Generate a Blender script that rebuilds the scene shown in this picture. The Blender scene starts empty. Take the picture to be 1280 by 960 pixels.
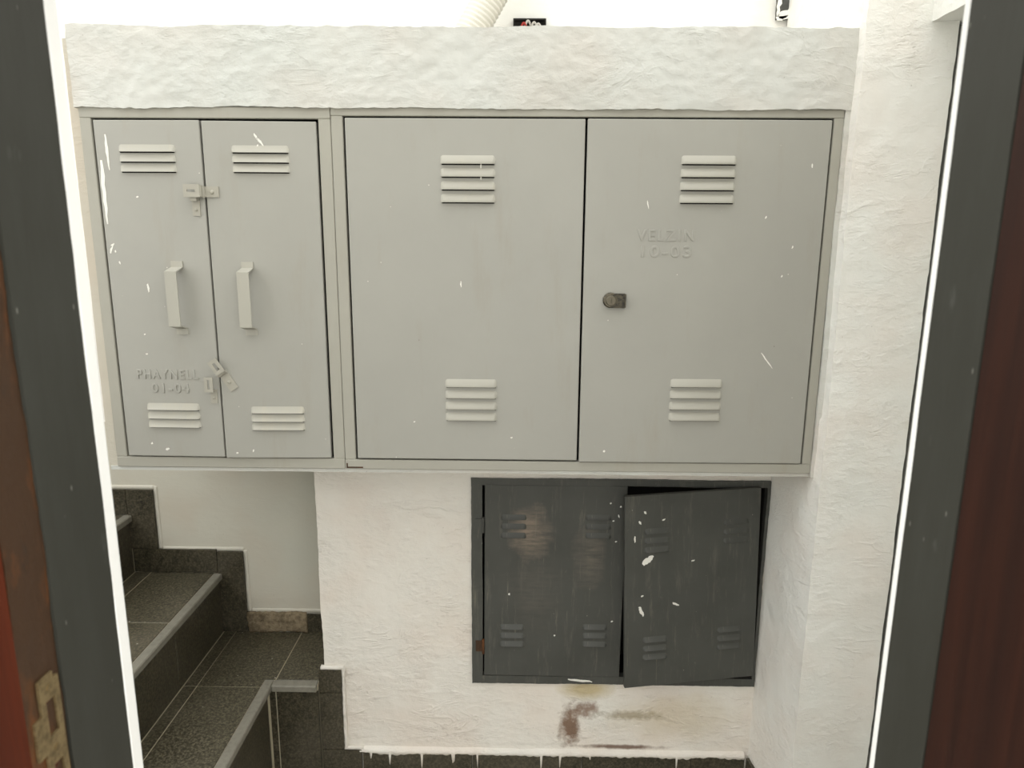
import bpy, bmesh, math, random
from mathutils import Vector, Matrix, noise

random.seed(7)
scene = bpy.context.scene
COL = scene.collection

# ------------------------------------------------------------------ camera
EYE = Vector((0.0, 0.0, 1.70))
cam_data = bpy.data.cameras.new('camera')
cam_data.sensor_width = 36.0
cam_data.lens = 888.0 / 1280.0 * 36.0
cam_data.clip_start = 0.02
cam_data.dof.use_dof = True
cam_data.dof.focus_distance = 1.85
cam_data.dof.aperture_fstop = 7.0
cam = bpy.data.objects.new('camera', cam_data)
COL.objects.link(cam)
ROT = ((0.99989074, 0.01316141, 0.00672907),
       (0.00927531, -0.20417873, -0.97888968),
       (-0.01150963, 0.97884515, -0.2042785))
r_, d_, f_ = (Vector(v) for v in ROT)
M = Matrix.Identity(4)
for i in range(3):
    M[i][0], M[i][1], M[i][2], M[i][3] = r_[i], -d_[i], -f_[i], EYE[i]
cam.matrix_world = M
scene.camera = cam

# ------------------------------------------------------------------ light: an overcast sky over the light well
SKY = 2.2
world = bpy.data.worlds.new('overcast_sky')
scene.world = world
world.use_nodes = True
bg = world.node_tree.nodes['Background']
# overcast sky, brighter overhead than at the horizon
wn, wl = world.node_tree.nodes, world.node_tree.links
tc = wn.new('ShaderNodeTexCoord')
sep = wn.new('ShaderNodeSeparateXYZ')
mr = wn.new('ShaderNodeMapRange')
mr.inputs['From Min'].default_value = 0.0
mr.inputs['From Max'].default_value = 1.0
mr.inputs['To Min'].default_value = SKY / 1.15
mr.inputs['To Max'].default_value = SKY
wl.new(tc.outputs['Generated'], sep.inputs[0])
wl.new(sep.outputs['Z'], mr.inputs['Value'])
wl.new(mr.outputs['Result'], bg.inputs['Strength'])
bg.inputs['Color'].default_value = (1.0, 0.995, 0.96, 1)
scene.view_settings.view_transform = 'Standard'
scene.view_settings.look = 'None'
scene.view_settings.gamma = 1.0
scene.view_settings.use_curve_mapping = False
scene.view_settings.exposure = 0.32


# ------------------------------------------------------------------ materials
def lin(*c):
    out = []
    for v in c:
        v /= 255.0
        out.append(v / 12.92 if v <= 0.04045 else ((v + 0.055) / 1.055) ** 2.4)
    return tuple(out) + (1.0,)


class Mat:
    """Small node-graph helper."""
    def __init__(self, name, base, rough=0.6, spec=0.5, metal=0.0, world_space=False):
        self.m = bpy.data.materials.new(name)
        self.m.use_nodes = True
        self.nt = self.m.node_tree
        self.b = self.nt.nodes['Principled BSDF']
        self.b.inputs['Base Color'].default_value = base
        self.b.inputs['Roughness'].default_value = rough
        self.b.inputs['Specular IOR Level'].default_value = spec
        self.b.inputs['Metallic'].default_value = metal
        if world_space:
            self.co = self.nt.nodes.new('ShaderNodeNewGeometry').outputs['Position']
        else:
            self.co = self.nt.nodes.new('ShaderNodeTexCoord').outputs['Object']
        self.col = None
        self.base = base

    def n(self, t, **kw):
        nd = self.nt.nodes.new(t)
        for k, v in kw.items():
            setattr(nd, k, v)
        return nd

    def link(self, a, b):
        self.nt.links.new(a, b)

    def mapped(self, loc=(0, 0, 0), rot=(0, 0, 0), scale=(1, 1, 1)):
        mp = self.n('ShaderNodeMapping')
        mp.inputs['Location'].default_value = loc
        mp.inputs['Rotation'].default_value = rot
        mp.inputs['Scale'].default_value = scale
        self.link(self.co, mp.inputs['Vector'])
        return mp.outputs['Vector']

    def noise(self, scale, detail=4, rough=0.55, co=None, dist=0.0):
        t = self.n('ShaderNodeTexNoise')
        t.inputs['Scale'].default_value = scale
        t.inputs['Detail'].default_value = detail
        t.inputs['Roughness'].default_value = rough
        t.inputs['Distortion'].default_value = dist
        self.link(co or self.co, t.inputs['Vector'])
        return t.outputs['Fac']

    def voronoi(self, scale, co=None, feature='F1', rnd=1.0):
        t = self.n('ShaderNodeTexVoronoi', feature=feature)
        t.inputs['Scale'].default_value = scale
        t.inputs['Randomness'].default_value = rnd
        self.link(co or self.co, t.inputs['Vector'])
        return t.outputs['Distance']

    def ramp(self, fac, stops):
        rp = self.n('ShaderNodeValToRGB')
        el = rp.color_ramp.elements
        while len(el) < len(stops):
            el.new(0.5)
        for e, (p, c) in zip(el, stops):
            e.position = p
            e.color = (c, c, c, 1) if isinstance(c, (int, float)) else c
        self.link(fac, rp.inputs['Fac'])
        return rp.outputs['Color']

    def math(self, op, a, b=None, clamp=False):
        nd = self.n('ShaderNodeMath', operation=op, use_clamp=clamp)
        for i, v in enumerate((a, b)):
            if v is None:
                continue
            if isinstance(v, (int, float)):
                nd.inputs[i].default_value = v
            else:
                self.link(v, nd.inputs[i])
        return nd.outputs[0]

    def blob(self, centre, radii, edge=0.35, nscale=18, namp=0.6):
        """Soft-edged ragged blob: 1 inside, 0 outside."""
        mp = self.n('ShaderNodeMapping')
        mp.inputs['Location'].default_value = tuple(-c / r for c, r in zip(centre, radii))
        mp.inputs['Scale'].default_value = tuple(1 / r for r in radii)
        self.link(self.co, mp.inputs['Vector'])
        ln = self.n('ShaderNodeVectorMath', operation='LENGTH')
        self.link(mp.outputs['Vector'], ln.inputs[0])
        nz = self.noise(nscale, 6, 0.65)
        d = self.math('ADD', ln.outputs['Value'], self.math('MULTIPLY', self.math('SUBTRACT', nz, 0.5), namp * 2))
        return self.ramp(d, [(max(0.0, 1 - edge - 0.15), 1.0), (1.0, 0.0)])

    def mix(self, fac, colour, mode='MIX'):
        mx = self.n('ShaderNodeMix', data_type='RGBA', blend_type=mode)
        if isinstance(fac, (int, float)):
            mx.inputs[0].default_value = fac
        else:
            self.link(fac, mx.inputs[0])
        if self.col is None:
            mx.inputs[6].default_value = self.base
        else:
            self.link(self.col, mx.inputs[6])
        if isinstance(colour, tuple):
            mx.inputs[7].default_value = colour
        else:
            self.link(colour, mx.inputs[7])
        self.col = mx.outputs[2]
        return self

    def rough(self, sock):
        self.link(sock, self.b.inputs['Roughness'])

    def bump(self, height, strength=0.5, dist=0.002):
        bp = self.n('ShaderNodeBump')
        bp.inputs['Strength'].default_value = strength
        bp.inputs['Distance'].default_value = dist
        self.link(height, bp.inputs['Height'])
        prev = getattr(self, 'last_bump', None)
        if prev is not None:
            self.link(prev, bp.inputs['Normal'])
        self.last_bump = bp.outputs['Normal']
        self.link(self.last_bump, self.b.inputs['Normal'])
        return self

    def done(self):
        if self.col is not None:
            self.link(self.col, self.b.inputs['Base Color'])
        return self.m


def plaster(name, base, rough_amp=1.0, stains=()):
    m = Mat(name, base, 0.75, 0.3, world_space=True)
    tint = m.noise(3.5, 3)
    m.mix(m.ramp(tint, [(0.42, 0.0), (0.62, 0.5)]), tuple(c * k for c, k in zip(base[:3], (0.95, 0.87, 0.83))) + (1,))
    m.mix(m.ramp(m.noise(2.3, 3, co=m.mapped((7, 3, 1))), [(0.5, 0.0), (0.72, 0.4)]), tuple(c * k for c, k in zip(base[:3], (0.90, 0.96, 0.97))) + (1,))
    m.mix(m.ramp(m.noise(38, 6, 0.7), [(0.62, 0.0), (0.80, 0.22)]), lin(176, 168, 152))
    # tiny dark pits
    m.mix(m.ramp(m.voronoi(26), [(0.012, 0.75), (0.035, 0.0)]), lin(120, 112, 98))
    for centre, radii, colour, amt, ns, na in stains:
        bl = m.blob(centre, radii, 0.5, ns, na)
        m.mix(m.math('MULTIPLY', bl, amt), colour)
    # trowel ridges in patches, a gentle unevenness and a fine brushed skin
    ridged = m.noise(8, 6, 0.6, co=m.mapped((0, 0, 0), (0, 0.35, 0), (0.7, 1, 1.8)), dist=0.8)
    rid = m.ramp(m.math('ABSOLUTE', m.math('SUBTRACT', ridged, 0.5)), [(0.0, 1.0), (0.03, 0.25), (0.09, 0.0)])
    patch = m.ramp(m.noise(7, 3, co=m.mapped((2, 8, 5))), [(0.46, 0.0), (0.66, 1.0)])
    m.bump(m.math('MULTIPLY', rid, patch), 0.45 * rough_amp, 0.0040)
    grain = m.noise(34, 7, 0.62, co=m.mapped((0, 0, 0), (0, 0.35, 0), (0.75, 1, 1.3)))
    patch2 = m.ramp(m.noise(6, 3, co=m.mapped((9, 1, 3))), [(0.38, 0.25), (0.62, 1.0)])
    m.bump(m.math('MULTIPLY', grain, patch2), 0.80 * rough_amp, 0.0080)
    chips = m.ramp(m.voronoi(38, co=m.mapped((1, 4, 2), (0, 0, 0), (0.6, 1, 1.4))), [(0.0, 0.0), (0.16, 1.0)])
    patch3 = m.ramp(m.noise(8, 3, co=m.mapped((4, 4, 8))), [(0.50, 0.0), (0.64, 1.0)])
    m.bump(m.math('MULTIPLY', chips, patch3), 0.16 * rough_amp, 0.0030)
    m.bump(m.noise(190, 3, 0.6, co=m.mapped((0, 0, 0), (0, 0, 0), (1, 1, 0.4))), 0.22 * rough_amp, 0.0012)
    return m.done()


def enamel(name, base, rough=0.42, chips=True, grime=lin(150, 140, 118)):
    m = Mat(name, base, rough, 0.4, world_space=True)
    m.mix(m.ramp(m.noise(4.0, 4), [(0.40, 0.0), (0.68, 0.35)]), tuple(min(1, c * 1.12) for c in base[:3]) + (1,))
    m.mix(m.ramp(m.noise(9, 6, 0.7, co=m.mapped((3, 1, 2), (0, 0, 0), (1.5, 1, 0.25))), [(0.56, 0.0), (0.8, 0.32)]), grime)
    if chips:
        m.mix(m.ramp(m.voronoi(17), [(0.016, 0.85), (0.028, 0.0)]), lin(226, 224, 216))
        m.mix(m.ramp(m.voronoi(11, co=m.mapped((4, 2, 9))), [(0.008, 0.8), (0.016, 0.0)]), lin(70, 62, 50))
        m.mix(m.ramp(m.noise(60, 5, 0.8), [(0.70, 0.0), (0.76, 0.35)]), lin(205, 203, 196))
    m.rough(m.ramp(m.noise(30, 4), [(0.3, rough - 0.06), (0.7, rough + 0.12)]))
    m.bump(m.noise(7, 3, 0.5), 0.10, 0.004)
    m.bump(m.noise(220, 2, 0.5), 0.10, 0.0006)
    return m.done()


def granite(name, dark, light, drops=True, rough=0.42):
    m = Mat(name, dark, rough, 0.45, world_space=True)
    m.mix(m.ramp(m.noise(150, 4, 0.75), [(0.44, 0.0), (0.62, 1.0)]), light)
    m.mix(m.ramp(m.noise(90, 5, 0.7), [(0.50, 0.0), (0.64, 0.85)]), tuple(c * 0.40 for c in dark[:3]) + (1,))
    m.mix(m.ramp(m.noise(3.2, 4, 0.6), [(0.45, 0.0), (0.75, 0.25)]), lin(128, 120, 106))
    if drops:
        m.mix(m.ramp(m.voronoi(24), [(0.030, 1.0), (0.055, 0.0)]), lin(214, 212, 204))
    m.bump(m.noise(240, 3, 0.6), 0.2, 0.0008)
    return m.done()


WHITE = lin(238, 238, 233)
mat_plaster = plaster('white_plaster', WHITE, 1.0)
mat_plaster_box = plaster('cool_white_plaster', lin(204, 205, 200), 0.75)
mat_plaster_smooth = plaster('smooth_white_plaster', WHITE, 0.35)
mat_trim_white = Mat('fresh_white_trim_paint', lin(249, 249, 246), 0.55, 0.3).done()
mat_plaster_lower = plaster('patched_white_plaster', lin(236, 232, 224), 1.25, stains=(
    ((0.215, 1.98, 0.315), (0.10, 0.3, 0.045), lin(186, 166, 112), 0.75, 14, 0.30),
    ((0.165, 1.98, 0.185), (0.040, 0.3, 0.085), lin(118, 86, 62), 0.9, 34, 0.85),
    ((0.215, 1.98, 0.245), (0.050, 0.3, 0.035), lin(124, 92, 70), 0.8, 40, 0.9),
    ((0.33, 1.98, 0.112), (0.17, 0.3, 0.010), lin(104, 74, 54), 0.85, 30, 0.55),
    ((0.36, 1.98, 0.225), (0.13, 0.3, 0.022), lin(130, 118, 92), 0.6, 46, 0.9),
    ((0.50, 1.98, 0.22), (0.22, 0.3, 0.10), lin(196, 178, 136), 0.35, 12, 0.5),
))
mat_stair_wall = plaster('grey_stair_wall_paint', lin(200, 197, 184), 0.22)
mat_rim = plaster('touched_up_white_paint', lin(207, 204, 192), 0.3)
mat_sand = plaster('sandy_edge_plaster', lin(196, 191, 178), 0.5)
mat_enamel = enamel('light_grey_enamel', lin(162, 161, 154))
mat_frame = enamel('light_grey_frame_enamel', lin(164, 162, 152), 0.5)
mat_louver = enamel('light_grey_louver_enamel', lin(172, 170, 160), 0.45, chips=False, grime=lin(200, 190, 160))


def dark_enamel(name, patches):
    m = Mat(name, lin(76, 77, 73), 0.5, 0.4)
    m.mix(m.ramp(m.noise(6, 4), [(0.4, 0.0), (0.7, 0.5)]), lin(60, 61, 57))
    m.mix(m.ramp(m.noise(16, 6, 0.75, co=m.mapped((2, 0, 5), (0, 0, 0), (2.2, 1, 0.25))), [(0.55, 0.0), (0.78, 0.5)]), lin(122, 118, 108))
    m.mix(m.ramp(m.noise(26, 6, 0.8, co=m.mapped((8, 4, 2))), [(0.64, 0.0), (0.74, 0.5)]), lin(130, 128, 118))
    for centre, radii, colour, amt in patches:
        bl = m.blob(centre, radii, 0.7, 14, 0.75)
        st = m.ramp(m.noise(30, 5, 0.7, co=m.mapped((0, 0, 0), (0, 0.2, 0), (0.35, 1, 2.6))), [(0.36, 0.15), (0.58, 1.0)])
        m.mix(m.math('MULTIPLY', m.math('MULTIPLY', bl, st), amt), colour)
    m.mix(m.ramp(m.voronoi(22), [(0.018, 0.9), (0.034, 0.0)]), lin(172, 168, 156))
    m.mix(m.ramp(m.noise(60, 6, 0.85), [(0.63, 0.0), (0.72, 0.55)]), lin(134, 131, 120))
    m.mix(m.ramp(m.noise(22, 6, 0.8, co=m.mapped((1, 6, 3), (0, 0.15, 0), (2.6, 1, 0.16))), [(0.58, 0.0), (0.68, 0.40)]), lin(140, 134, 120))
    m.bump(m.noise(9, 3), 0.12, 0.004)
    m.bump(m.noise(180, 3), 0.15, 0.0008)
    return m.done()


mat_dark_frame = dark_enamel('dark_grey_frame_enamel', ())
mat_dark_left = dark_enamel('scuffed_dark_grey_enamel', (
    ((0.135, 0, 0.47), (0.075, 0.3, 0.10), lin(138, 124, 110), 1.0),
    ((0.315, 0, 0.40), (0.055, 0.3, 0.12), lin(116, 108, 98), 0.7),
    ((0.15, 0, 0.28), (0.10, 0.3, 0.17), lin(100, 95, 88), 0.45),
))
mat_dark_right = dark_enamel('spattered_dark_grey_enamel', (
    ((-0.33, 0, -0.09), (0.09, 0.3, 0.06), lin(140, 134, 118), 0.9),
    ((-0.23, 0, -0.30), (0.15, 0.3, 0.12), lin(104, 102, 94), 0.5),
    ((-0.38, 0, -0.5), (0.05, 0.3, 0.08), lin(120, 112, 92), 0.45),
))
mat_black = Mat('unlit_cabinet_steel', lin(44, 43, 40), 0.7, 0.3).done()
mat_lip_shade = Mat('louver_lip_shade', lin(22, 21, 19), 0.9, 0.1).done()  # colour of the shadow painted under the louver lips
mat_tile = granite('dark_granite', lin(60, 56, 42), lin(108, 102, 84))
mat_riser = granite('shaded_polished_granite', lin(52, 49, 38), lin(88, 82, 66), drops=False, rough=0.36)  # same granite, darkened: shade of the upright faces put into the colour
mat_grout = Mat('sandy_grout', lin(176, 168, 146), 0.9, 0.2).done()
_m = Mat('grey_nosing_stone', lin(128, 125, 114), 0.5, 0.4, world_space=True)
_m.mix(_m.ramp(_m.noise(60, 5, 0.7), [(0.45, 0.0), (0.7, 0.6)]), lin(104, 101, 90))
_m.mix(_m.ramp(_m.noise(9, 4), [(0.5, 0.0), (0.75, 0.4)]), lin(150, 146, 134))
mat_nosing = _m.done()
_m = Mat('bare_rubble', lin(150, 136, 112), 0.95, 0.1, world_space=True)
_m.mix(_m.ramp(_m.noise(30, 6, 0.7), [(0.42, 0.0), (0.6, 0.9)]), lin(104, 92, 74))
_m.mix(_m.ramp(_m.noise(55, 5, 0.7), [(0.6, 0.0), (0.72, 0.8)]), lin(70, 60, 48))
_m.bump(_m.noise(45, 6, 0.7), 0.8, 0.008)
mat_rubble = _m.done()
mat_white_drip = Mat('white_paint_marks', lin(236, 235, 228), 0.55, 0.4).done()
mat_steel = enamel('galvanised_hasp_steel', lin(168, 165, 154), 0.4, chips=False)
_m = Mat('blackened_brass', lin(88, 82, 68), 0.35, 0.5, metal=0.5)
_m.mix(_m.ramp(_m.noise(160, 4), [(0.45, 0.0), (0.62, 0.9)]), lin(38, 37, 34))
mat_lock = _m.done()
mat_cylinder = Mat('worn_steel_cylinder', lin(104, 98, 84), 0.35, 0.5, metal=0.6).done()
mat_pvc = Mat('white_corrugated_plastic', lin(214, 211, 200), 0.45, 0.5).done()
mat_void = Mat('soot_black_plastic', lin(36, 34, 30), 0.7, 0.3).done()

_m = Mat('slate_grey_jamb_paint', lin(54, 54, 48), 0.6, 0.25, world_space=True)
_m.mix(_m.ramp(_m.noise(14, 5, 0.7, co=_m.mapped((0, 0, 0), (0, 0, 0), (1, 1, 0.25))), [(0.42, 0.0), (0.75, 0.6)]), lin(66, 67, 62))
_m.mix(_m.ramp(_m.noise(22, 4, 0.6, co=_m.mapped((5, 1, 3), (0, 0, 0), (1, 1, 0.4))), [(0.66, 0.0), (0.78, 0.6)]), lin(92, 93, 88))
_m.mix(_m.ramp(_m.voronoi(42, co=_m.mapped((0, 0, 0), (0, 0, 0), (1, 1, 0.4))), [(0.03, 0.7), (0.06, 0.0)]), lin(128, 128, 120))
_m.bump(_m.noise(120, 3, co=_m.mapped((0, 0, 0), (0, 0, 0), (1, 1, 0.1))), 0.15, 0.001)
mat_jamb = _m.done()
_m = Mat('peeling_brown_wood', lin(62, 42, 26), 0.5, 0.4, world_space=True)
_m.mix(_m.ramp(_m.noise(14, 6, 0.7, co=_m.mapped((1, 0, 0), (0, 0, 0), (1.5, 1.5, 0.5))), [(0.5, 0.0), (0.66, 1.0)]), lin(102, 62, 32))
_m.mix(_m.ramp(_m.noise(24, 6, 0.75, co=_m.mapped((4, 7, 2), (0, 0, 0), (1.5, 1.5, 0.4))), [(0.55, 0.0), (0.66, 0.95)]), lin(36, 30, 24))
_m.mix(_m.ramp(_m.voronoi(18), [(0.05, 0.9), (0.075, 0.0)]), lin(176, 178, 176))
_m.bump(_m.noise(40, 6, 0.7, co=_m.mapped((0, 0, 0), (0, 0, 0), (1, 1, 0.3))), 0.5, 0.004)
mat_peel = _m.done()


def red_wood(name, a, b):
    m = Mat(name, a, 0.6, 0.22, world_space=True)
    m.mix(m.ramp(m.noise(30, 6, 0.65, co=m.mapped((0, 0, 0), (0, 0, 0), (1.0, 1.0, 0.06)), dist=0.6), [(0.38, 0.0), (0.66, 1.0)]), b)
    m.mix(m.ramp(m.noise(110, 4, 0.7, co=m.mapped((0, 0, 0), (0, 0, 0), (1, 1, 0.05))), [(0.5, 0.0), (0.75, 0.6)]), tuple(c * 0.5 for c in a[:3]) + (1,))
    m.bump(m.noise(140, 3, co=m.mapped((0, 0, 0), (0, 0, 0), (1, 1, 0.05))), 0.12, 0.001)
    return m.done()


mat_red_lining = red_wood('varnished_red_wood', lin(72, 28, 12), lin(90, 37, 16))
mat_red_leaf = red_wood('dark_varnished_red_wood', lin(40, 19, 12), lin(52, 25, 15))
_m = Mat('tarnished_plate_metal', lin(150, 132, 96), 0.4, 0.5, metal=0.6)
_m.mix(_m.ramp(_m.noise(90, 5, 0.7), [(0.42, 0.0), (0.66, 0.9)]), lin(96, 80, 54))
mat_strike = _m.done()
mat_slot = Mat('raw_red_wood_pocket', lin(86, 52, 42), 0.8, 0.2).done()
mat_red_wire = Mat('red_wire', lin(170, 52, 44), 0.5).done()
mat_grey_wire = Mat('grey_wire', lin(190, 186, 178), 0.5).done()
_m = Mat('pale_bounce_concrete', lin(176, 171, 160), 0.85, 0.2, world_space=True)
_m.mix(_m.ramp(_m.noise(6, 6, 0.65), [(0.4, 0.0), (0.7, 0.6)]), lin(140, 134, 122))
_m.bump(_m.noise(60, 5), 0.3, 0.003)
mat_floor = _m.done()


# ------------------------------------------------------------------ mesh helpers
def mesh_obj(name, me, mat, parent=None, loc=(0, 0, 0), smooth=False):
    if mat is not None and not me.materials:
        me.materials.append(mat)
    if smooth:
        for p in me.polygons:
            p.use_smooth = True
    o = bpy.data.objects.new(name, me)
    COL.objects.link(o)
    o.location = loc
    if parent is not None:
        o.parent = parent
    return o


def from_bm(bm, name):
    bmesh.ops.recalc_face_normals(bm, faces=bm.faces)
    me = bpy.data.meshes.new(name)
    bm.to_mesh(me)
    bm.free()
    return me


def add_box(bm, x0, x1, y0, y1, z0, z1):
    v = [bm.verts.new((x, y, z)) for z in (z0, z1) for y in (y0, y1) for x in (x0, x1)]
    for f in ((0, 1, 3, 2), (4, 6, 7, 5), (0, 4, 5, 1), (2, 3, 7, 6), (0, 2, 6, 4), (1, 5, 7, 3)):
        bm.faces.new([v[i] for i in f])
    return v


def boxes(name, lst, mat, parent=None, loc=(0, 0, 0), bevel=0.0):
    bm = bmesh.new()
    for b in lst:
        add_box(bm, *b)
    if bevel:
        bmesh.ops.bevel(bm, geom=bm.edges[:], offset=bevel, segments=1, affect='EDGES', profile=0.5)
    return mesh_obj(name, from_bm(bm, name), mat, parent, loc)


def empty(name, loc, rot=(0, 0, 0)):
    o = bpy.data.objects.new(name, None)
    o.empty_display_size = 0.1
    COL.objects.link(o)
    o.location = loc
    o.rotation_euler = rot
    return o


def thing(o, label, cat, group=None):
    o['label'] = label
    o['category'] = cat
    if group:
        o['group'] = group
    return o


def structure(o, label=None):
    o['kind'] = 'structure'
    if label:
        o['label'] = label
    return o


def lump(p, amp, fine=1.0):
    """Hand-trowelled unevenness of plaster."""
    p = Vector(p)
    a = noise.noise_vector(p * 5.0)
    b = noise.noise_vector(p * 21.0)
    c = noise.noise_vector(p * 75.0)
    return (a * 0.9 + b * 0.45 + c * 0.34 * fine) * amp


def add_plaster_box(bm, x0, x1, y0, y1, z0, z1, cell=0.012, amp=0.003, fine=1.0, faces='xXyYzZ', hole=None):
    """A block whose faces are gridded and pushed about so that edges run unevenly.
    faces: which sides get the fine grid (lower case = min side, upper = max side)."""
    lo, hi = (x0, y0, z0), (x1, y1, z1)
    vd = {}

    def vert(p):
        k = tuple(round(c, 5) for c in p)
        if k not in vd:
            q = Vector(p) + lump(p, amp, fine)
            vd[k] = bm.verts.new(q)
        return vd[k]

    def div(a, b):
        return max(1, int(round((b - a) / cell)))
    for ax, side in ((0, 0), (0, 1), (1, 0), (1, 1), (2, 0), (2, 1)):
        ch = 'xyz'[ax].upper() if side else 'xyz'[ax]
        if ch not in faces:
            continue
        u, v = [a for a in range(3) if a != ax]
        nu, nv = div(lo[u], hi[u]), div(lo[v], hi[v])
        for i in range(nu):
            for j in range(nv):
                q = []
                for di, dj in ((0, 0), (1, 0), (1, 1), (0, 1)):
                    p = [0, 0, 0]
                    p[ax] = (lo, hi)[side][ax]
                    p[u] = lo[u] + (hi[u] - lo[u]) * (i + di) / nu
                    p[v] = lo[v] + (hi[v] - lo[v]) * (j + dj) / nv
                    q.append(p)
                if hole and ax == 1:
                    mx, mz = (q[0][0] + q[2][0]) / 2, (q[0][2] + q[2][2]) / 2
                    if hole[0] < mx < hole[1] and hole[2] < mz < hole[3]:
                        continue
                q = [vert(p) for p in q]
                if side == (ax == 1):
                    q.reverse()
                bm.faces.new(q)


def plaster_obj(name, blocks, mat, parent=None):
    bm = bmesh.new()
    for b in blocks:
        add_plaster_box(bm, *b[:6], **(b[6] if len(b) > 6 else {}))
    me = bpy.data.meshes.new(name)
    bm.to_mesh(me)
    bm.free()
    o = mesh_obj(name, me, mat, parent)
    me.polygons.foreach_set('use_smooth', [True] * len(me.polygons))
    me.set_sharp_from_angle(angle=math.radians(50))
    return o


def add_tube(bm, pts, r, seg=10, ring=None):
    """Tube along points; ring(i) may scale the radius."""
    rings = []
    for i, p in enumerate(pts):
        p = Vector(p)
        a = Vector(pts[max(0, i - 1)])
        b = Vector(pts[min(len(pts) - 1, i + 1)])
        t = (b - a).normalized()
        up = Vector((0, 0, 1)) if abs(t.z) < 0.9 else Vector((0, 1, 0))
        s = t.cross(up).normalized()
        w = s.cross(t)
        rr = r * (ring(i) if ring else 1)
        rings.append([bm.verts.new(p + (s * math.cos(2 * math.pi * k / seg) + w * math.sin(2 * math.pi * k / seg)) * rr) for k in range(seg)])
    for a, b in zip(rings, rings[1:]):
        for k in range(seg):
            bm.faces.new((a[k], a[(k + 1) % seg], b[(k + 1) % seg], b[k]))
    bm.faces.new(rings[0][::-1])
    bm.faces.new(rings[-1])


# ------------------------------------------------------------------ the setting
YF, YL, YS, YP = 1.768, 1.98, 2.26, 1.73       # cabinet fronts, lower wall, stair wall, pillar front
ZB, ZT = 1.095, 2.170                          # underside and top of the masonry box

structure(boxes('floor', [(-6.0, 6.0, -6.0, 2.41, -0.10, 0.0)], mat_floor))  # unseen floor, coloured pale to bounce light up the walls

wall_back = structure(plaster_obj('wall_back', [
    (-3.4, 1.0, YS, YS + 0.15, 1.09, 3.05, dict(cell=0.030, amp=0.0022, faces='yZ')),
], mat_plaster_smooth))
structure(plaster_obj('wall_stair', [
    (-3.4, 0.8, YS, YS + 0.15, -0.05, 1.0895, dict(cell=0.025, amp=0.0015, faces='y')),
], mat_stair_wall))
structure(plaster_obj('wall_lower', [
    (-0.603, 0.80, YL, YS - 0.004, -0.02, ZB + 0.004, dict(cell=0.010, amp=0.0032, faces='xy', hole=(-0.125, 0.731, 0.355, 0.990))),
], mat_plaster_lower))

# masonry box that holds the light grey cabinets
structure(plaster_obj('wall_cabinet_box', [
    (-1.062, 0.785, YF - 0.006, YS - 0.003, 1.992, ZT, dict(cell=0.007, amp=0.0042, fine=1.7, faces='xXyzZ')),
    (-1.076, 0.768, YF + 0.006, YS - 0.003, 1.0895, 1.0995, dict(cell=0.012, amp=0.0012, faces='xXyzZ')),
    (0.755, 0.785, YF - 0.004, YS - 0.003, 1.090, 2.0, dict(cell=0.010, amp=0.0032, faces='xXyz')),
], mat_plaster_box))

structure(plaster_obj('trim_4', [
    (-1.080, -1.0555, YF + 0.010, YS - 0.003, 1.092, 2.145, dict(cell=0.012, amp=0.0012, faces='xXyzZ')),
], mat_sand))

# pillar to the right, with the beam that runs from it back to the house
wall_right = structure(plaster_obj('wall_right', [
    (0.767, 0.973, YP, YS - 0.01, -0.03, 3.05, dict(cell=0.011, amp=0.0036, fine=0.7, faces='xXyZ')),
], mat_plaster))
for v in wall_right.data.vertices:             # the side under the box is splayed inwards
    if v.co.x < 0.80 and v.co.z < 1.25:
        v.co.x -= 0.032 * min(1.0, max(0.0, (v.co.y - YP) / (YL - YP)))
structure(plaster_obj('trim_1', [
    (0.912, 1.37, 0.725, 1.86, 2.176, 2.36, dict(cell=0.018, amp=0.0045, faces='xyYzZ')),
], mat_plaster))
structure(boxes('wall_light_block', [(1.25, 1.37, 0.72, 1.86, 0.0, 2.36)], mat_plaster_smooth))  # unseen wall, added to block the light from the right

# dark metal door beside the pillar; only the edge of its frame shows past the pillar
d2 = structure(empty('door_2', (1.0, 1.76, 0.0)))
boxes('door_frame', [(-0.026, 0.030, -0.024, 0.05, 0.0, 2.172)], mat_dark_frame, d2, bevel=0.003)
boxes('door_leaf', [(0.033, 0.248, 0.0, 0.04, 0.02, 2.17)], mat_dark_frame, d2, bevel=0.003)

# house wall with the doorway we look through
HX0, HX1 = -0.438, 0.402
structure(boxes('wall_house', [
    (-1.45, HX0 - 0.06, 0.590, 0.716, 0.0, 3.0),
    (HX1 + 0.06, 1.25, 0.590, 0.716, 0.0, 3.0),
    (HX0 - 0.06, HX1 + 0.06, 0.590, 0.716, 2.08, 3.0)], mat_plaster_smooth))
structure(boxes('trim_2', [
    (HX0 - 0.075, HX0, 0.7005, 0.7208, 0.0, 2.08),
    (HX1, HX1 + 0.075, 0.7005, 0.7115, 0.0, 2.08),
    (HX0 - 0.075, HX1 + 0.075, 0.7005, 0.7215, 2.081, 2.15)], mat_trim_white, bevel=0.002))
door = structure(empty('door_1', (0.0, 0.6, 0.0)), 'open wooden doorway with slate grey jambs')


def rough_board(name, x0, x1, y0, y1, z0, z1, mat, amp, cell=0.012):
    bm = bmesh.new()
    add_plaster_box(bm, x0, x1, y0, y1, z0, z1, cell=cell, amp=amp)
    for v in bm.verts:
        v.co.y -= 0.6
    me = bpy.data.meshes.new(name)
    bm.to_mesh(me)
    bm.free()
    o = mesh_obj(name, me, mat, door, smooth=True)
    me.set_sharp_from_angle(angle=math.radians(45))
    return o


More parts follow.
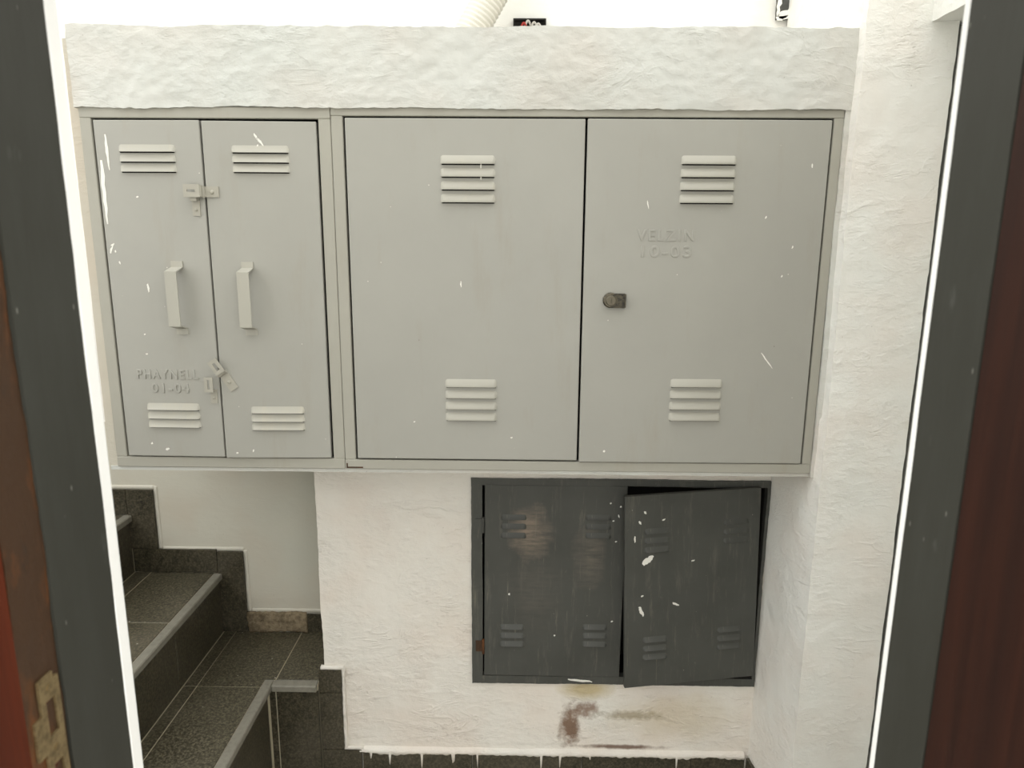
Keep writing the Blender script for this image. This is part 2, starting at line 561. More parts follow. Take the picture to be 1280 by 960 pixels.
rough_board('jamb', HX0 - 0.055, HX0, 0.6065, 0.700, 0.0, 2.08, mat_jamb, 0.0010, 0.02)
rough_board('jamb', HX1, HX1 + 0.055, 0.6185, 0.700, 0.0, 2.08, mat_jamb, 0.0006, 0.02)
rough_board('rebate', HX0 - 0.055, HX0 - 0.003, 0.5555, 0.6060, 0.0, 2.08, mat_peel, 0.0026, 0.010)
rough_board('lining', HX0 - 0.055, HX0 - 0.002, 0.40, 0.5550, 0.0, 2.08, mat_red_lining, 0.0006, 0.03)
rough_board('head_jamb', HX0, HX1, 0.56, 0.700, 2.03, 2.08, mat_jamb, 0.0010, 0.03)
boxes('door_leaf', [(HX1 + 0.0005, HX1 + 0.042, -0.16, 0.0175, 0.02, 2.02)], mat_red_leaf, door, bevel=0.0015)

# strike plate let into the rebate
bm = bmesh.new()
px = HX0 - 0.0012
for y0, y1, z0, z1 in ((0.573, 0.580, 1.165, 1.297), (0.593, 0.600, 1.150, 1.290), (0.580, 0.593, 1.272, 1.297),
                       (0.580, 0.593, 1.206, 1.236), (0.580, 0.593, 1.150, 1.176), (0.562, 0.573, 1.222, 1.262)):
    add_box(bm, px - 0.001, px + 0.0015, y0 - 0.6, y1 - 0.6, z0, z1)
for zc in (1.284, 1.221, 1.163):
    add_tube(bm, [(px + 0.001, -0.0135, zc), (px + 0.0026, -0.0135, zc)], 0.0035, 10)
sp = mesh_obj('strike_plate', from_bm(bm, 'strike_plate'), mat_strike, door)
sp['label'] = 'tarnished metal strike plate'
boxes('latch_pocket', [(px - 0.004, px - 0.0012, -0.022, -0.006, 1.174, 1.274)], mat_slot, sp)


# ------------------------------------------------------------------ louvres, letters, small fittings
def louver_mesh(name, w, h, out, mat, soft=False):
    """Pressed vent hood: slopes out from the sheet and is open underneath, ends tapering."""
    prof = [(0.0, h), (-out * 0.42, h * 0.72), (-out * 0.86, h * 0.30), (-out, h * 0.06), (-out * 0.96, 0.0), (0.0006, h * 0.04)]
    if soft:
        prof = [(0.0006, h), (-out * 0.10, h * 0.80), (-out * 0.36, h * 0.48), (-out * 0.86, h * 0.10), (-out, 0.0), (0.0006, h * 0.02)]
    st = [(-w / 2, 0.0, 0.80), (-w / 2 + 0.004, 0.80, 0.97), (-w / 2 + 0.008, 1.0, 1.0),
          (w / 2 - 0.008, 1.0, 1.0), (w / 2 - 0.004, 0.80, 0.97), (w / 2, 0.0, 0.80)]
    bm = bmesh.new()
    rows = [[bm.verts.new((x, y * s + 0.0004, z * t)) for y, z in prof] for x, s, t in st]
    for a, b in zip(rows, rows[1:]):
        for k in range(len(prof) - 1):
            bm.faces.new((a[k], b[k], b[k + 1], a[k + 1]))
    bm.faces.new(rows[0])
    bm.faces.new(rows[-1][::-1])
    hw, sh = w / 2 - 0.003, 0.0026             # shadow line under the lip, painted as a dark strip
    rect = [bm.verts.new((x, -0.0005, z)) for x, z in ((-hw, -sh), (hw, -sh), (hw, 0.0), (-hw, 0.0))]
    bm.faces.new(rect).material_index = 1
    me = bpy.data.meshes.new(name)
    bmesh.ops.recalc_face_normals(bm, faces=[f for f in bm.faces if f.material_index == 0])
    bm.to_mesh(me)
    bm.free()
    me.materials.append(mat)
    me.materials.append(mat_lip_shade)
    for p in me.polygons:
        p.use_smooth = True
    me.set_sharp_from_angle(angle=math.radians(55))
    return me


LOUV_LONG = louver_mesh('long_louver', 0.138, 0.0195, 0.0080, mat_louver, True)
LOUV_TALL = louver_mesh('tall_louver', 0.132, 0.0205, 0.0095, mat_louver)


def louver_bank(door_obj, me, cx, lip, step, n):
    for k in range(n):
        o = bpy.data.objects.new('louver', me)
        COL.objects.link(o)
        o.parent = door_obj
        o.location = (cx, 0.0, lip - step * k)


def door_panel(name, parent, w, h, t, mat, loc, origin='left', rot=(0, 0, 0)):
    """Pressed sheet door with rounded folded edges; local x from the hinge, front at y = 0."""
    bm = bmesh.new()
    x0, x1 = (0, w) if origin == 'left' else (-w, 0)
    add_box(bm, x0, x1, 0, t, 0, h)
    bmesh.ops.bevel(bm, geom=bm.edges[:], offset=0.0022, segments=2, affect='EDGES', profile=0.5)
    o = mesh_obj(name, from_bm(bm, name), mat, parent, loc)
    o.rotation_euler = rot
    return o


def letters(text, size, width, parent, loc, mat, depth=0.0013):
    cu = bpy.data.curves.new('lettering', 'FONT')
    cu.body = text
    cu.size = size
    cu.extrude = depth
    cu.offset = 0.0002
    cu.bevel_depth = 0.0007
    cu.bevel_resolution = 1
    cu.space_character = 1.25
    cu.align_x = 'CENTER'
    tmp = bpy.data.objects.new('lettering_source', cu)
    COL.objects.link(tmp)
    dg = bpy.context.evaluated_depsgraph_get()
    me = bpy.data.meshes.new_from_object(tmp.evaluated_get(dg))
    bpy.data.objects.remove(tmp)
    bpy.data.curves.remove(cu)
    xs = [v.co.x for v in me.vertices]
    s = width / (max(xs) - min(xs))
    me.transform(Matrix.Rotation(math.radians(90), 4, 'X') @ Matrix.Diagonal((s, 1, 1, 1)))
    me.name = 'lettering'
    me.materials.clear()
    o = mesh_obj('lettering', me, mat, parent, loc)
    o['label'] = 'embossed lettering reading ' + text
    return o


def paint_marks(parent, marks, y=-0.0003):
    """Raised strokes of spilt white paint: (x, z, length, width, angle).
    Long strokes are parts of their own, the specks stay together."""
    rnd = random.Random(len(marks) * 13 + 5)

    def build(lst):
        bm = bmesh.new()
        for x, z, ln, wd, ang in lst:
            n = 9
            c, s = math.cos(ang), math.sin(ang)
            top, bot = [], []
            for k in range(n):
                t = k / (n - 1)
                half = wd * 0.5 * (0.25 + math.sin(math.pi * min(1, 0.12 + t * 0.85)) * rnd.uniform(0.6, 1.1))
                mid = rnd.uniform(-0.2, 0.2) * wd
                for row, off in ((top, half), (bot, -half)):
                    u, v = (t - 0.5) * ln, mid + off
                    row.append(bm.verts.new((x + u * c - v * s, y - 0.0004, z + u * s + v * c)))
            for k in range(n - 1):
                bm.faces.new((top[k], top[k + 1], bot[k + 1], bot[k]))
        ext = bmesh.ops.extrude_face_region(bm, geom=bm.faces[:])
        for v in [e for e in ext['geom'] if isinstance(e, bmesh.types.BMVert)]:
            v.co.y += 0.0006
        return mesh_obj('paint_mark', from_bm(bm, 'paint_mark'), mat_white_drip, parent)
    for mk in [m for m in marks if m[2] >= 0.018]:
        build([mk])
    small = [m for m in marks if m[2] < 0.018]
    if small:
        o = build(small)
        o.name = 'paint_specks'
        o['kind'] = 'stuff'


def strap_handle(parent, cx, zc, y):
    """Bent flat-bar pull: tab, sloping leg, bar, sloping leg, tab."""
    w, t, out, hh = 0.029, 0.0028, 0.036, 0.0905
    path = [(0, hh), (0, hh - 0.016), (-out, hh - 0.026), (-out, -hh + 0.026), (0, -hh + 0.016), (0, -hh)]
    offs = [(-t, 0), (-t, t * 0.6), (-t, t * 0.9), (-t, -t * 0.9), (-t, -t * 0.6), (-t, 0)]
    bm = bmesh.new()
    rows = []
    for (py, pz), (oy, oz) in zip(path, offs):
        rows.append([bm.verts.new((cx + sx * w / 2, y + py + dy, zc + pz + dz)) for sx, dy, dz in
                     ((-1, 0, 0), (1, 0, 0), (1, oy, oz), (-1, oy, oz))])
    for a, b in zip(rows, rows[1:]):
        for k in range(4):
            bm.faces.new((a[k], a[(k + 1) % 4], b[(k + 1) % 4], b[k]))
    bm.faces.new(rows[0])
    bm.faces.new(rows[-1][::-1])
    bm.normal_update()
    o = mesh_obj('handle', from_bm(bm, 'handle'), mat_louver, parent)
    o['label'] = 'bent flat bar pull handle'
    return o


def slotted(bm, x0, x1, z0, z1, y0, y1, rect):
    sx0, sx1, sz0, sz1 = rect
    add_box(bm, x0, x1, y0, y1, sz1, z1)
    add_box(bm, x0, x1, y0, y1, z0, sz0)
    add_box(bm, x0, sx0, y0, y1, sz0, sz1)
    add_box(bm, sx1, x1, y0, y1, sz0, sz1)


def rivet(bm, x, z, y, r=0.0042):
    add_tube(bm, [(x, y, z), (x, y - 0.0022, z), (x, y - 0.0036, z)], r, 12, lambda i: (1.0, 0.9, 0.45)[i])


# ------------------------------------------------------------------ light grey cabinet with strap handles
def cabinet_shell(root, w, h, frame_l, frame_r, frame_b, frame_t, frame_mat, depth, body_mat):
    boxes('frame', [(0, w, 0, 0.020, h - frame_t, h), (0, w, 0, 0.020, 0, frame_b),
                    (0, frame_l, 0.0004, 0.020, frame_b, h - frame_t), (w - frame_r, w, 0.0004, 0.020, frame_b, h - frame_t)],
          frame_mat, root, bevel=0.0016)
    e = 0.003
    boxes('body', [(e, w - e, depth - 0.004, depth, e, h - e), (e, e + 0.003, 0.021, depth, e, h - e),
                   (w - e - 0.003, w - e, 0.021, depth, e, h - e), (e, w - e, 0.021, depth, e, e + 0.003),
                   (e, w - e, 0.021, depth, h - e - 0.003, h - e)], body_mat, root)


c1 = thing(empty('meter_cabinet', (-1.0545, YF, 1.1000)),
           'narrow light grey steel cabinet with two strap handles above the stairs', 'cabinet')
W1, H1 = 0.5990, 0.8940
cabinet_shell(c1, W1, H1, 0.0275, 0.0290, 0.0275, 0.0260, mat_frame, 0.20, mat_black)
dh1 = 0.8320
dl = door_panel('door', c1, 0.2545, dh1, 0.018, mat_enamel, (0.0340, -0.0030, 0.0310), 'left', (0, 0, math.radians(-0.9)))
dr = door_panel('door', c1, 0.2715, dh1, 0.018, mat_enamel, (0.5645, -0.0030, 0.0300), 'right', (math.radians(-0.3), 0, math.radians(1.5)))
ox = -1.0545 + 0.0318
louver_bank(dl, LOUV_LONG, -0.898 - ox, 1.8905 - 1.131, 0.0230, 3)
louver_bank(dl, LOUV_LONG, -0.892 - ox, 1.2570 - 1.131, 0.0230, 3)
letters('PHAYNELL', 0.033, 0.158, dl, (-0.900 - ox, -0.0002, 1.338 - 1.131), mat_enamel)
letters('01-04', 0.033, 0.098, dl, (-0.895 - ox, -0.0002, 1.302 - 1.131), mat_enamel)
strap_handle(dl, -0.850 - ox, 1.543 - 1.131, 0.0)
paint_marks(dl, [(0.027, 0.758, 0.082, 0.0055, -1.55), (0.0095, 0.665, 0.15, 0.0085, -1.57), (0.013, 0.53, 0.022, 0.004, 1.2),
                 (0.017, 0.541, 0.010, 0.004, 0.5), (0.022, 0.525, 0.006, 0.003, 1.5), (0.095, 0.436, 0.021, 0.0045, -1.5),
                 (0.030, 0.497, 0.008, 0.003, -1.2), (0.09, 0.655, 0.006, 0.0035, 0.4), (0.075, 0.27, 0.006, 0.003, 0.2),
                 (0.105, 0.020, 0.010, 0.006, 0.3), (0.065, 0.035, 0.006, 0.004, 1.0), (0.075, 0.32, 0.005, 0.003, 0.2)])
orx = -1.0545 + 0.5665
louver_bank(dr, LOUV_LONG, -0.623 - orx, 1.8900 - 1.130, 0.0225, 3)
louver_bank(dr, LOUV_LONG, -0.619 - orx, 1.2510 - 1.130, 0.0220, 3)
strap_handle(dr, -0.672 - orx, 1.542 - 1.130, 0.0)
paint_marks(dr, [(-0.143, 0.795, 0.020, 0.004, -1.1), (-0.135, 0.785, 0.024, 0.005, -0.9), (-0.141, 0.774, 0.010, 0.004, 1.4),
                 (-0.242, 0.014, 0.006, 0.004, 0.3), (-0.20, 0.020, 0.008, 0.003, 1.3)])
# upper hasp, closed across the gap: staple plate on one door, hinged slotted strap on the other
bm = bmesh.new()
sx = -0.790 - ox
add_box(bm, sx - 0.0095, sx + 0.0095, -0.0022, 0.0002, 0.611, 0.660)
add_box(bm, sx - 0.0080, sx + 0.0080, -0.0150, -0.0022, 0.646, 0.660)
rivet(bm, sx, 0.625, -0.0020, 0.0036)
mesh_obj('staple', from_bm(bm, 'staple'), mat_steel, dl)
bm = bmesh.new()
hx = -0.7285 - orx
add_box(bm, hx - 0.037, hx, -0.0026, 0.0002, 0.656, 0.681)
add_tube(bm, [(hx - 0.037, -0.0045, 0.655), (hx - 0.037, -0.0045, 0.682)], 0.0045, 10)
slotted(bm, hx - 0.078, hx - 0.039, 0.655, 0.685, -0.0190, -0.0160, (hx - 0.069, hx - 0.050, 0.667, 0.673))
add_box(bm, hx - 0.046, hx - 0.036, -0.0175, -0.0050, 0.657, 0.683)
rivet(bm, hx - 0.016, 0.668, -0.0024, 0.0050)
h_ = mesh_obj('hasp', from_bm(bm, 'hasp'), mat_steel, dr)
h_['label'] = 'closed steel hasp'
# lower hasp, open: slotted hook on the left door, strap swung out on the right
bm = bmesh.new()
sx = -0.788 - ox
add_box(bm, sx - 0.004, sx + 0.0125, -0.0022, 0.0002, 0.144, 0.180)
rivet(bm, sx + 0.004, 0.158, -0.0020, 0.0034)
add_box(bm, sx - 0.008, sx + 0.010, -0.0140, -0.0020, 0.176, 0.181)
slotted(bm, sx - 0.012, sx + 0.010, 0.176, 0.214, -0.0165, -0.0140, (sx - 0.004, sx + 0.002, 0.184, 0.207))
mesh_obj('staple', from_bm(bm, 'staple'), mat_steel, dl)
bm = bmesh.new()
add_box(bm, -0.0115, 0.0115, -0.0026, 0.0002, -0.018, 0.030)
add_tube(bm, [(-0.012, -0.005, 0.031), (0.012, -0.005, 0.031)], 0.0045, 10)
slotted(bm, -0.0125, 0.0125, 0.033, 0.072, -0.0135, -0.0105, (-0.004, 0.004, 0.043, 0.063))
add_box(bm, -0.0125, 0.0125, -0.0115, -0.0030, 0.031, 0.036)
rivet(bm, 0.0, 0.004, -0.0024, 0.0050)
h_ = mesh_obj('hasp', from_bm(bm, 'hasp'), mat_steel, dr, (-0.7345 - orx, 0.0, 1.328 - 1.130))
h_.rotation_euler = (0, math.radians(-33), 0)
h_['label'] = 'open steel hasp hanging askew'

# ------------------------------------------------------------------ wide light grey cabinet with lock
c2 = thing(empty('meter_cabinet', (-0.4545, YF, 1.1000)),
           'wide light grey steel cabinet with a small black lock on its right door', 'cabinet')
W2, H2 = 1.2090, 0.8940
cabinet_shell(c2, W2, H2, 0.0280, 0.0230, 0.0255, 0.0190, mat_frame, 0.20, mat_black)
e2 = door_panel('door', c2, 0.5695, 0.8405, 0.018, mat_enamel, (0.0335, -0.0020, 0.0300), 'left', (0, 0, 0))
f2 = door_panel('door', c2, 0.5735, 0.8430, 0.018, mat_enamel, (1.1815, -0.0020, 0.0275), 'right', (0, 0, math.radians(0.45)))
ox = -0.4545 + 0.0320
orx = -0.4545 + 1.1835
louver_bank(e2, LOUV_TALL, -0.131 - ox, 1.8670 - 1.130, 0.0297, 4)
louver_bank(e2, LOUV_TALL, -0.126 - ox, 1.3230 - 1.130, 0.0290, 4)
louver_bank(f2, LOUV_TALL, 0.445 - orx, 1.8690 - 1.1275, 0.0297, 4)
louver_bank(f2, LOUV_TALL, 0.447 - orx, 1.3290 - 1.1275, 0.0290, 4)
letters('VELZIN', 0.037, 0.140, f2, (0.352 - orx, 0.0001, 1.691 - 1.1275), mat_enamel, 0.0009)
letters('10-03', 0.037, 0.122, f2, (0.351 - orx, 0.0001, 1.652 - 1.1275), mat_enamel, 0.0009)
paint_marks(f2, [(0.305 - orx, 1.775 - 1.1275, 0.020, 0.0024, -1.35), (0.59 - orx, 0.62, 0.007, 0.003, 1.2), (0.66 - orx, 0.55, 0.007, 0.003, 1.3),
                 (0.69 - orx, 0.74, 0.010, 0.003, 1.6), (0.64 - orx, 0.48, 0.006, 0.003, 1.2), (0.22 - orx, 0.03, 0.006, 0.005, 0.2),
                 (0.62 - orx, 0.27, 0.05, 0.0028, -0.9)])
paint_marks(e2, [(-0.150 - ox, 0.452, 0.015, 0.003, -1.55), (-0.100 - ox, 0.733, 0.012, 0.003, 1.57), (-0.100 - ox, 0.707, 0.012, 0.003, 1.57),
                 (0.28, 0.12, 0.006, 0.003, 0.5), (0.15, 0.10, 0.005, 0.003, 0.5), (0.40, 0.06, 0.006, 0.003, 0.2)])
bm = bmesh.new()
lx, lz = 0.2225 - orx, 1.546 - 1.1275
add_tube(bm, [(lx, 0.001, lz), (lx, -0.006, lz), (lx, -0.008, lz)], 0.0190, 22, lambda i: (1, 1, 0.86)[i])
add_tube(bm, [(lx, -0.007, lz), (lx, -0.016, lz), (lx, -0.018, lz)], 0.0125, 20, lambda i: (1, 1, 0.85)[i])
add_box(bm, lx, lx + 0.034, -0.0085, 0.001, lz - 0.0185, lz + 0.0165)
add_box(bm, lx + 0.0335, lx + 0.037, -0.013, 0.001, lz - 0.0175, lz + 0.0155)
add_tube(bm, [(lx, -0.0175, lz), (lx, -0.0185, lz)], 0.0112, 20)
for f in bm.faces:
    if max(v.co.y for v in f.verts) < -0.0060 and (f.calc_center_median() - Vector((lx, f.calc_center_median().y, lz))).length < 0.0135:
        f.material_index = 1
add_box(bm, lx - 0.0014, lx + 0.0014, -0.0192, -0.0180, lz - 0.006, lz + 0.006)
lk = mesh_obj('lock', from_bm(bm, 'lock'), mat_lock, f2)
lk.data.materials.append(mat_cylinder)
lk['label'] = 'blackened cam lock with winged escutcheon'
# rust blooming from the lower left corner of the frame
boxes('rust_patch', [(0.004, 0.046, -0.0006, 0.001, 0.003, 0.0065), (0.003, 0.0065, -0.0006, 0.001, 0.003, 0.016)], mat_peel, c2)

# ------------------------------------------------------------------ dark cabinet low in the wall
c3 = thing(empty('utility_cabinet', (-0.141, YL - 0.004, 0.338)),
           'low dark grey steel cabinet with scuffed doors, the right one hanging askew', 'cabinet')
W3, H3 = 0.874, 0.668
FL, FR, FB, FT = 0.0330, 0.009, 0.026, 0.0200
bm = bmesh.new()
for b in ((0, W3, -0.004, 0.02, H3 - FT, H3), (0, W3, -0.004, 0.02, 0, FB), (0, FL, -0.004, 0.02, FB, H3 - FT), (W3 - FR, W3, -0.004, 0.02, FB, H3 - FT)):
    add_plaster_box(bm, *b, cell=0.009, amp=0.0016, fine=1.6)
me = bpy.data.meshes.new('frame')
bm.to_mesh(me)
bm.free()
mesh_obj('frame', me, mat_dark_frame, c3)
boxes('body', [(0.004, W3 - 0.004, 0.150, 0.154, 0.004, H3 - 0.004), (0.004, 0.007, 0.021, 0.150, 0.004, H3 - 0.004),
               (W3 - 0.007, W3 - 0.004, 0.021, 0.150, 0.004, H3 - 0.004), (0.004, W3 - 0.004, 0.021, 0.150, 0.004, 0.007),
               (0.004, W3 - 0.004, 0.021, 0.150, H3 - 0.007, H3 - 0.004)], mat_black, c3)
g3 = door_panel('door', c3, 0.418, 0.622, 0.014, mat_dark_left, (0.0375, -0.0055, 0.0280), 'left', (0, math.radians(0.25), 0))
LOUV_D1 = louver_mesh('slim_louver', 0.076, 0.0170, 0.0080, mat_dark_left, True)
LOUV_D2 = louver_mesh('slim_louver', 0.076, 0.0170, 0.0085, mat_dark_right, True)
for cx, zt in ((0.086, 0.527), (0.336, 0.530), (0.085, 0.172), (0.337, 0.176)):
    louver_bank(g3, LOUV_D1, cx, zt - 0.011, 0.0285, 3)
paint_marks(c3, [(0.335, 0.014, 0.076, 0.007, -0.10)], -0.0058)
h3 = door_panel('door', c3, 0.405, 0.612, 0.014, mat_dark_right, (0.866, -0.0120, 0.0420), 'right',
                (math.radians(0.0), math.radians(-2.2), math.radians(6.8)))
for cx, zt in ((-0.309, 0.507), (-0.072, 0.518), (-0.312, 0.162), (-0.082, 0.174)):
    louver_bank(h3, LOUV_D2, cx, zt - 0.011, 0.0285, 3)
paint_marks(h3, [(-0.335, 0.412, 0.040, 0.016, 0.75), (-0.355, 0.250, 0.034, 0.009, -1.2), (-0.352, 0.300, 0.008, 0.004, 0.4),
                 (-0.345, 0.56, 0.010, 0.005, -0.9), (-0.36, 0.53, 0.012, 0.005, -1.2), (-0.29, 0.535, 0.010, 0.004, 0.4), (-0.20, 0.40, 0.010, 0.004, 0.3),
                 (-0.25, 0.265, 0.022, 0.006, -0.5), (-0.375, 0.48, 0.020, 0.004, -1.5)])
paint_marks(g3, [(0.075, 0.275, 0.007, 0.005, 1.3), (0.37, 0.57, 0.006, 0.004, 1.0), (0.40, 0.56, 0.006, 0.004, 1.0), (0.395, 0.53, 0.010, 0.003, -1.3),
                 (0.38, 0.515, 0.006, 0.003, 0.3), (0.39, 0.45, 0.006, 0.004, 0.3), (0.388, 0.19, 0.007, 0.004, 0.3), (0.215, 0.14, 0.005, 0.004, 0.3)])
for zc in (0.525, 0.128):
    bm = bmesh.new()
    add_tube(bm, [(0.0350, -0.008, zc - 0.024), (0.0350, -0.008, zc + 0.024)], 0.0042, 10)
    add_box(bm, 0.012, 0.035, -0.0065, -0.003, zc - 0.018, zc + 0.018)
    mesh_obj('hinge', from_bm(bm, 'hinge'), mat_peel if zc < 0.3 else mat_dark_frame, c3)

# ------------------------------------------------------------------ stairs
stairs = thing(empty('stairs', (-1.0, 1.6, 0.0)), 'dark granite tiled stairs with grey nosings climbing to the left', 'stairs')


def stone(name, x0, x1, y0, y1, z0, z1, mat, bev=0.0012):
    return boxes(name, [(x0 + 1.0, x1 + 1.0, y0 - 1.6, y1 - 1.6, z0, z1)], mat, stairs, bevel=bev)


Z3, Z2, Z1 = 0.332, 0.554, 0.763
RIS = 0.209
levels = [Z3, Z2, Z1, Z1 + RIS, Z1 + 2 * RIS, Z1 + 3 * RIS]
nose = [-0.762, -1.020, -1.312, -1.604, -1.896, -2.188]
Y0S = 0.735
G = 0.0014
YRF = 1.958                                    # front riser of the landing strip
core = []
for k, (zt, nx) in enumerate(zip(levels, nose)):
    bx = nx - 0.012
    core.append((-3.0 + 1.0, bx - 0.0020 + 1.0, Y0S - 1.6, YS - 0.003 - 1.6, 0.0 if k == 0 else levels[k - 1] - 0.012, zt - 0.0018))
core.append((nose[0] - 0.03 + 1.0, -0.6205 + 1.0, YRF + 0.002 - 1.6, YS - 0.003 - 1.6, 0.0, Z3 - 0.0018))
boxes('step_core', core, mat_grout, stairs)
for k, (zt, nx) in enumerate(zip(levels, nose)):
    bx = nx - 0.012                            # riser face
    zb = 0.0 if k == 0 else levels[k - 1]
    cuts = [Y0S, 1.16, 1.55, 1.925, YS - 0.0090]
    if k == 0:
        cuts = [Y0S, 1.16, 1.55, YRF - 0.011]
    for a, b in zip(cuts, cuts[1:]):
        stone('riser_tile', bx - 0.011, bx, a + G, b - G, zb + (0.001 if k else 0.0), zt - 0.020, mat_riser)
    # tread: a narrow strip against the riser above, then the main tile
    back = (nose[k + 1] - 0.012 if k + 1 < len(nose) else -2.99)
    strip = back + (0.042 if k == 0 else 0.055)
    tcuts = [Y0S, 1.20, 1.56, 1.930, YS - 0.004]
    if k == 0:
        tcuts = [Y0S, 1.20, 1.56, YRF - 0.013, YS - 0.004]
    for a, b in zip(tcuts, tcuts[1:]):
        edge = nx - 0.031
        stone('tread_tile', back + G, strip - G, a + G, b - G, zt - 0.011, zt, mat_tile)
        if k == 0 and b > 2.0:                 # tile notched round the inner corner of the nosing
            boxes('tread_tile', [(strip + G + 1.0, edge + 1.0, a + G - 1.6, b - G - 1.6, zt - 0.011, zt),
                                 (edge + 1.0, nx + 0.002 + 1.0, YRF + 0.0255 - 1.6, b - G - 1.6, zt - 0.011, zt)], mat_tile, stairs)
            continue
        stone('tread_tile', strip + G, edge, a + G, b - G, zt - 0.011, zt, mat_tile)
    ye = YS - 0.0105 if k else YRF + 0.0245
    stone('nosing', nx - 0.030, nx, Y0S, ye, zt - 0.021, zt + 0.0015, mat_nosing, 0.003)
# landing strip that turns the corner in front of the lower wall
stone('tread_tile', nose[0] + 0.005, -0.607, YRF + 0.025, YS - 0.004, Z3 - 0.011, Z3, mat_tile)
stone('nosing', nose[0] + 0.0004, -0.622, YRF - 0.010, YRF + 0.024, Z3 - 0.021, Z3 + 0.0015, mat_nosing, 0.003)
stone('riser_tile', nose[0] - 0.010, nose[0] + 0.009, YRF, YRF + 0.010, 0.0, Z3 - 0.021, mat_riser)
stone('riser_tile', nose[0] + 0.012, -0.6205, YRF, YRF + 0.010, 0.0, Z3 - 0.021, mat_riser)

# skirting tiles on the stair wall, stepping with the treads
bl = structure(empty('baseboard_left', (-1.0, YS, 0.0)))


def skirt(parent, x0, x1, z0, z1, yback, t=0.009, mat=None):
    p = parent.location
    bm = bmesh.new()
    add_plaster_box(bm, x0 - p.x, x1 - p.x, yback - t - p.y, yback - p.y + 0.002, z0, z1, cell=0.010, amp=0.0010, fine=1.8)
    me = bpy.data.meshes.new('skirting_tile')
    bm.to_mesh(me)
    bm.free()
    return mesh_obj('skirting_tile', me, mat or mat_riser, parent)


skirt(bl, -1.3265, -1.236, Z2 + 0.088, 0.853, YS)
skirt(bl, -1.60, -1.329, Z1 + 0.002, 0.853, YS)
skirt(bl, -1.322, -1.037, Z2 + 0.002, Z2 + 0.086, YS)
skirt(bl, -1.0345, -0.946, Z3 + 0.002, Z2 + 0.079, YS)
skirt(bl, -0.735, -0.608, Z3 + 0.002, Z3 + 0.070, YS)
skirt(bl, -1.60, -1.5285, Z1 + 0.09, 1.062, YS)
skirt(bl, -1.90, -1.6025, Z1 + RIS + 0.002, 1.062, YS)
# bare rubble where a skirting tile has broken away
bm = bmesh.new()
add_plaster_box(bm, -0.944 + 1.0, -0.737 + 1.0, -0.010, 0.004, Z3 + 0.002, Z3 + 0.076, cell=0.006, amp=0.007, fine=1.6)
me = bpy.data.meshes.new('exposed_rubble')
bm.to_mesh(me)
bm.free()
o = mesh_obj('exposed_rubble', me, mat_rubble, bl, smooth=True)
o['label'] = 'crumbling brown mortar where a tile broke off'
# thin painted rim over the skirting
bm = bmesh.new()
for x0, x1, z0, z1 in ((-1.60, -1.232, 0.853, 0.868), (-1.236, -1.222, Z2 + 0.086, 0.866), (-1.222, -0.942, Z2 + 0.080, Z2 + 0.094),
                       (-0.946, -0.932, Z3 + 0.076, Z2 + 0.084), (-0.932, -0.610, Z3 + 0.073, Z3 + 0.088)):
    add_plaster_box(bm, x0, x1, YS - 0.0016, YS + 0.004, z0, z1, cell=0.007, amp=0.0012, fine=1.5)
me = bpy.data.meshes.new('trim_3')
bm.to_mesh(me)
bm.free()
structure(mesh_obj('trim_3', me, mat_rim, smooth=True))

# skirting along the lower wall
bb = structure(empty('baseboard_back', (0.0, YL, 0.0)))
skirt(bb, -0.6175, -0.547, Z3 - 0.0325, 0.3780, YL, 0.012)
skirt(bb, -0.6175, -0.548, 0.098, Z3 - 0.035, YL, 0.012)
skirt(bb, -0.6175, -0.494, 0.0, 0.0955, YL, 0.012)
xs = [-0.491, -0.141, 0.207, 0.553, 0.722]
for a, b in zip(xs, xs[1:]):
    skirt(bb, a + 0.0012, b - 0.0012, 0.0, 0.088, YL, 0.010)
br = structure(empty('baseboard_right', (0.75, 1.85, 0.0)))
bm = bmesh.new()
v = [bm.verts.new((x - 0.75, y - 1.85, z)) for z in (0.0, 0.086) for x, y in ((0.726, 1.969), (0.757, 1.733), (0.769, 1.735), (0.738, 1.971))]
for f in ((3, 2, 1, 0), (4, 5, 6, 7), (0, 1, 5, 4), (1, 2, 6, 5), (2, 3, 7, 6), (3, 0, 4, 7)):
    bm.faces.new([v[i] for i in f])
mesh_obj('skirting_tile', from_bm(bm, 'skirting_tile'), mat_riser, br)
bm = bmesh.new()
rn = random.Random(3)
drips = [(rn.uniform(-0.48, 0.70), rn.uniform(0.0021, 0.0032), rn.uniform(0.008, 0.06)) for _ in range(10)]
prev = None
for i in range(611):                           # lip of paint over the tiles with drips running down
    x = -0.50 + 0.002 * i
    zb = 0.0845 - 0.0085 * abs(noise.noise(Vector((x * 38.0, 2.0, 0.0)))) - 0.006 * noise.noise(Vector((x * 9.0, 7.0, 0.0)))
    for dx, dw, dl in drips:
        if abs(x - dx) < dw:
            zb -= dl * (1 - (abs(x - dx) / dw) ** 2) ** 0.5
    yo = 0.0012 * noise.noise(Vector((x * 50.0, 5.0, 1.0)))
    cur = [bm.verts.new(c) for c in ((x, YL + 0.003, 0.103), (x, YL - 0.0100 + yo, 0.098), (x, YL - 0.0135 + yo, 0.090), (x, YL - 0.0125 + yo, zb), (x, YL - 0.0085, zb - 0.0005))]
    if prev:
        for k in range(4):
            bm.faces.new((prev[k], prev[k + 1], cur[k + 1], cur[k]))
    prev = cur
for x0, x1, z0, z1 in ((-0.612, -0.540, 0.378, 0.388), (-0.547, -0.538, 0.10, 0.384), (-0.548, -0.488, 0.094, 0.104)):
    add_plaster_box(bm, x0, x1, YL - 0.0110, YL + 0.002, z0, z1, cell=0.006, amp=0.0024, fine=1.6)
for v in bm.verts:
    v.co.y -= YL
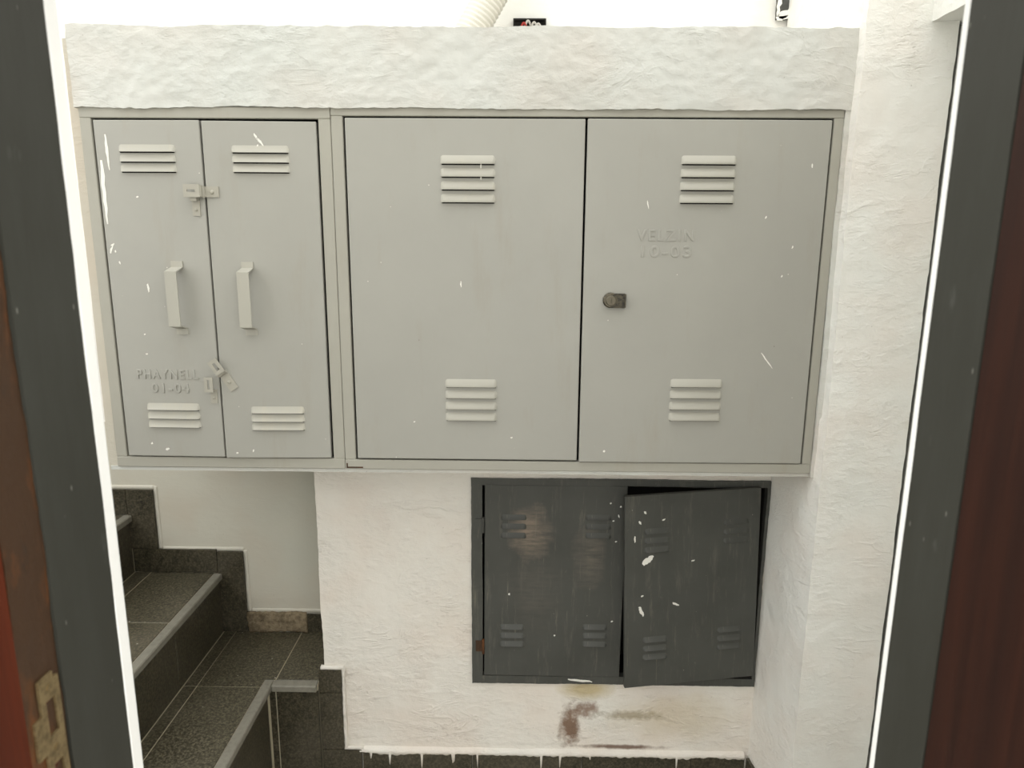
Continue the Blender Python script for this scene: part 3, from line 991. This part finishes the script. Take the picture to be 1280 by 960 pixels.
me = bpy.data.meshes.new('paint_lip')
bm.to_mesh(me)
bm.free()
mesh_obj('paint_lip', me, mat_plaster_lower, bb, smooth=True)

# ------------------------------------------------------------------ things above the box
bm = bmesh.new()
base, tip = Vector((-0.205, 2.135, 2.155)), Vector((0.030, 2.175, 2.560))
n = 150
pts = [base.lerp(tip, k / (n - 1)) for k in range(n)]
add_tube(bm, pts, 0.0450, 24, lambda i: 1.0 if i % 4 < 2 else 0.90)
cd = mesh_obj('flexible_conduit', from_bm(bm, 'flexible_conduit'), mat_pvc, smooth=True)
thing(cd, 'white corrugated conduit rising at a slant behind the wide box', 'conduit')

jb = thing(empty('junction_box', (0.018, YS, 2.225)), 'small open black junction box with loose wires on the white wall', 'electrical box')
boxes('box', [(-0.048, 0.048, -0.003, -0.001, 0.0, 0.095), (-0.048, 0.048, -0.018, -0.003, 0.091, 0.095), (-0.048, 0.048, -0.018, -0.003, 0.0, 0.004),
              (-0.048, -0.044, -0.018, -0.003, 0.004, 0.091), (0.044, 0.048, -0.018, -0.003, 0.004, 0.091)], mat_void, jb)
for k, (x0, amp, m) in enumerate(((-0.020, 0.020, mat_red_wire), (-0.008, 0.026, mat_grey_wire), (0.010, 0.022, mat_grey_wire), (0.022, 0.018, mat_grey_wire))):
    bm = bmesh.new()
    pts = [(x0 - 0.012 + 0.030 * t, -0.006 - 0.012 * math.sin(math.pi * t), 0.045 + (amp + 0.018) * math.sin(math.pi * t)) for t in [i / 12 for i in range(13)]]
    add_tube(bm, pts, 0.0032, 8)
    mesh_obj('wire', from_bm(bm, 'wire'), m, jb, smooth=True)

bm = bmesh.new()
add_plaster_box(bm, 0.734, 0.868, YS - 0.012, YS + 0.001, 2.322, 2.62, cell=0.007, amp=0.0035, fine=1.5)
me = bpy.data.meshes.new('metal_plate')
bm.to_mesh(me)
bm.free()
pl = thing(empty('metal_plate', (0.80, YS, 2.322)), 'dark slate metal plate with ragged white paint edges high on the wall', 'plate')
for v in me.vertices:
    v.co -= Vector((0.80, YS, 2.322))
mesh_obj('sheet', me, mat_dark_frame, pl)
paint_marks(pl, [(-0.045, 0.012, 0.05, 0.018, 0.5), (0.00, 0.004, 0.12, 0.010, 0.0), (0.035, 0.004, 0.06, 0.014, 0.05), (-0.062, 0.04, 0.07, 0.010, 1.5),
                     (0.020, 0.070, 0.05, 0.005, 1.57)], -0.0165)
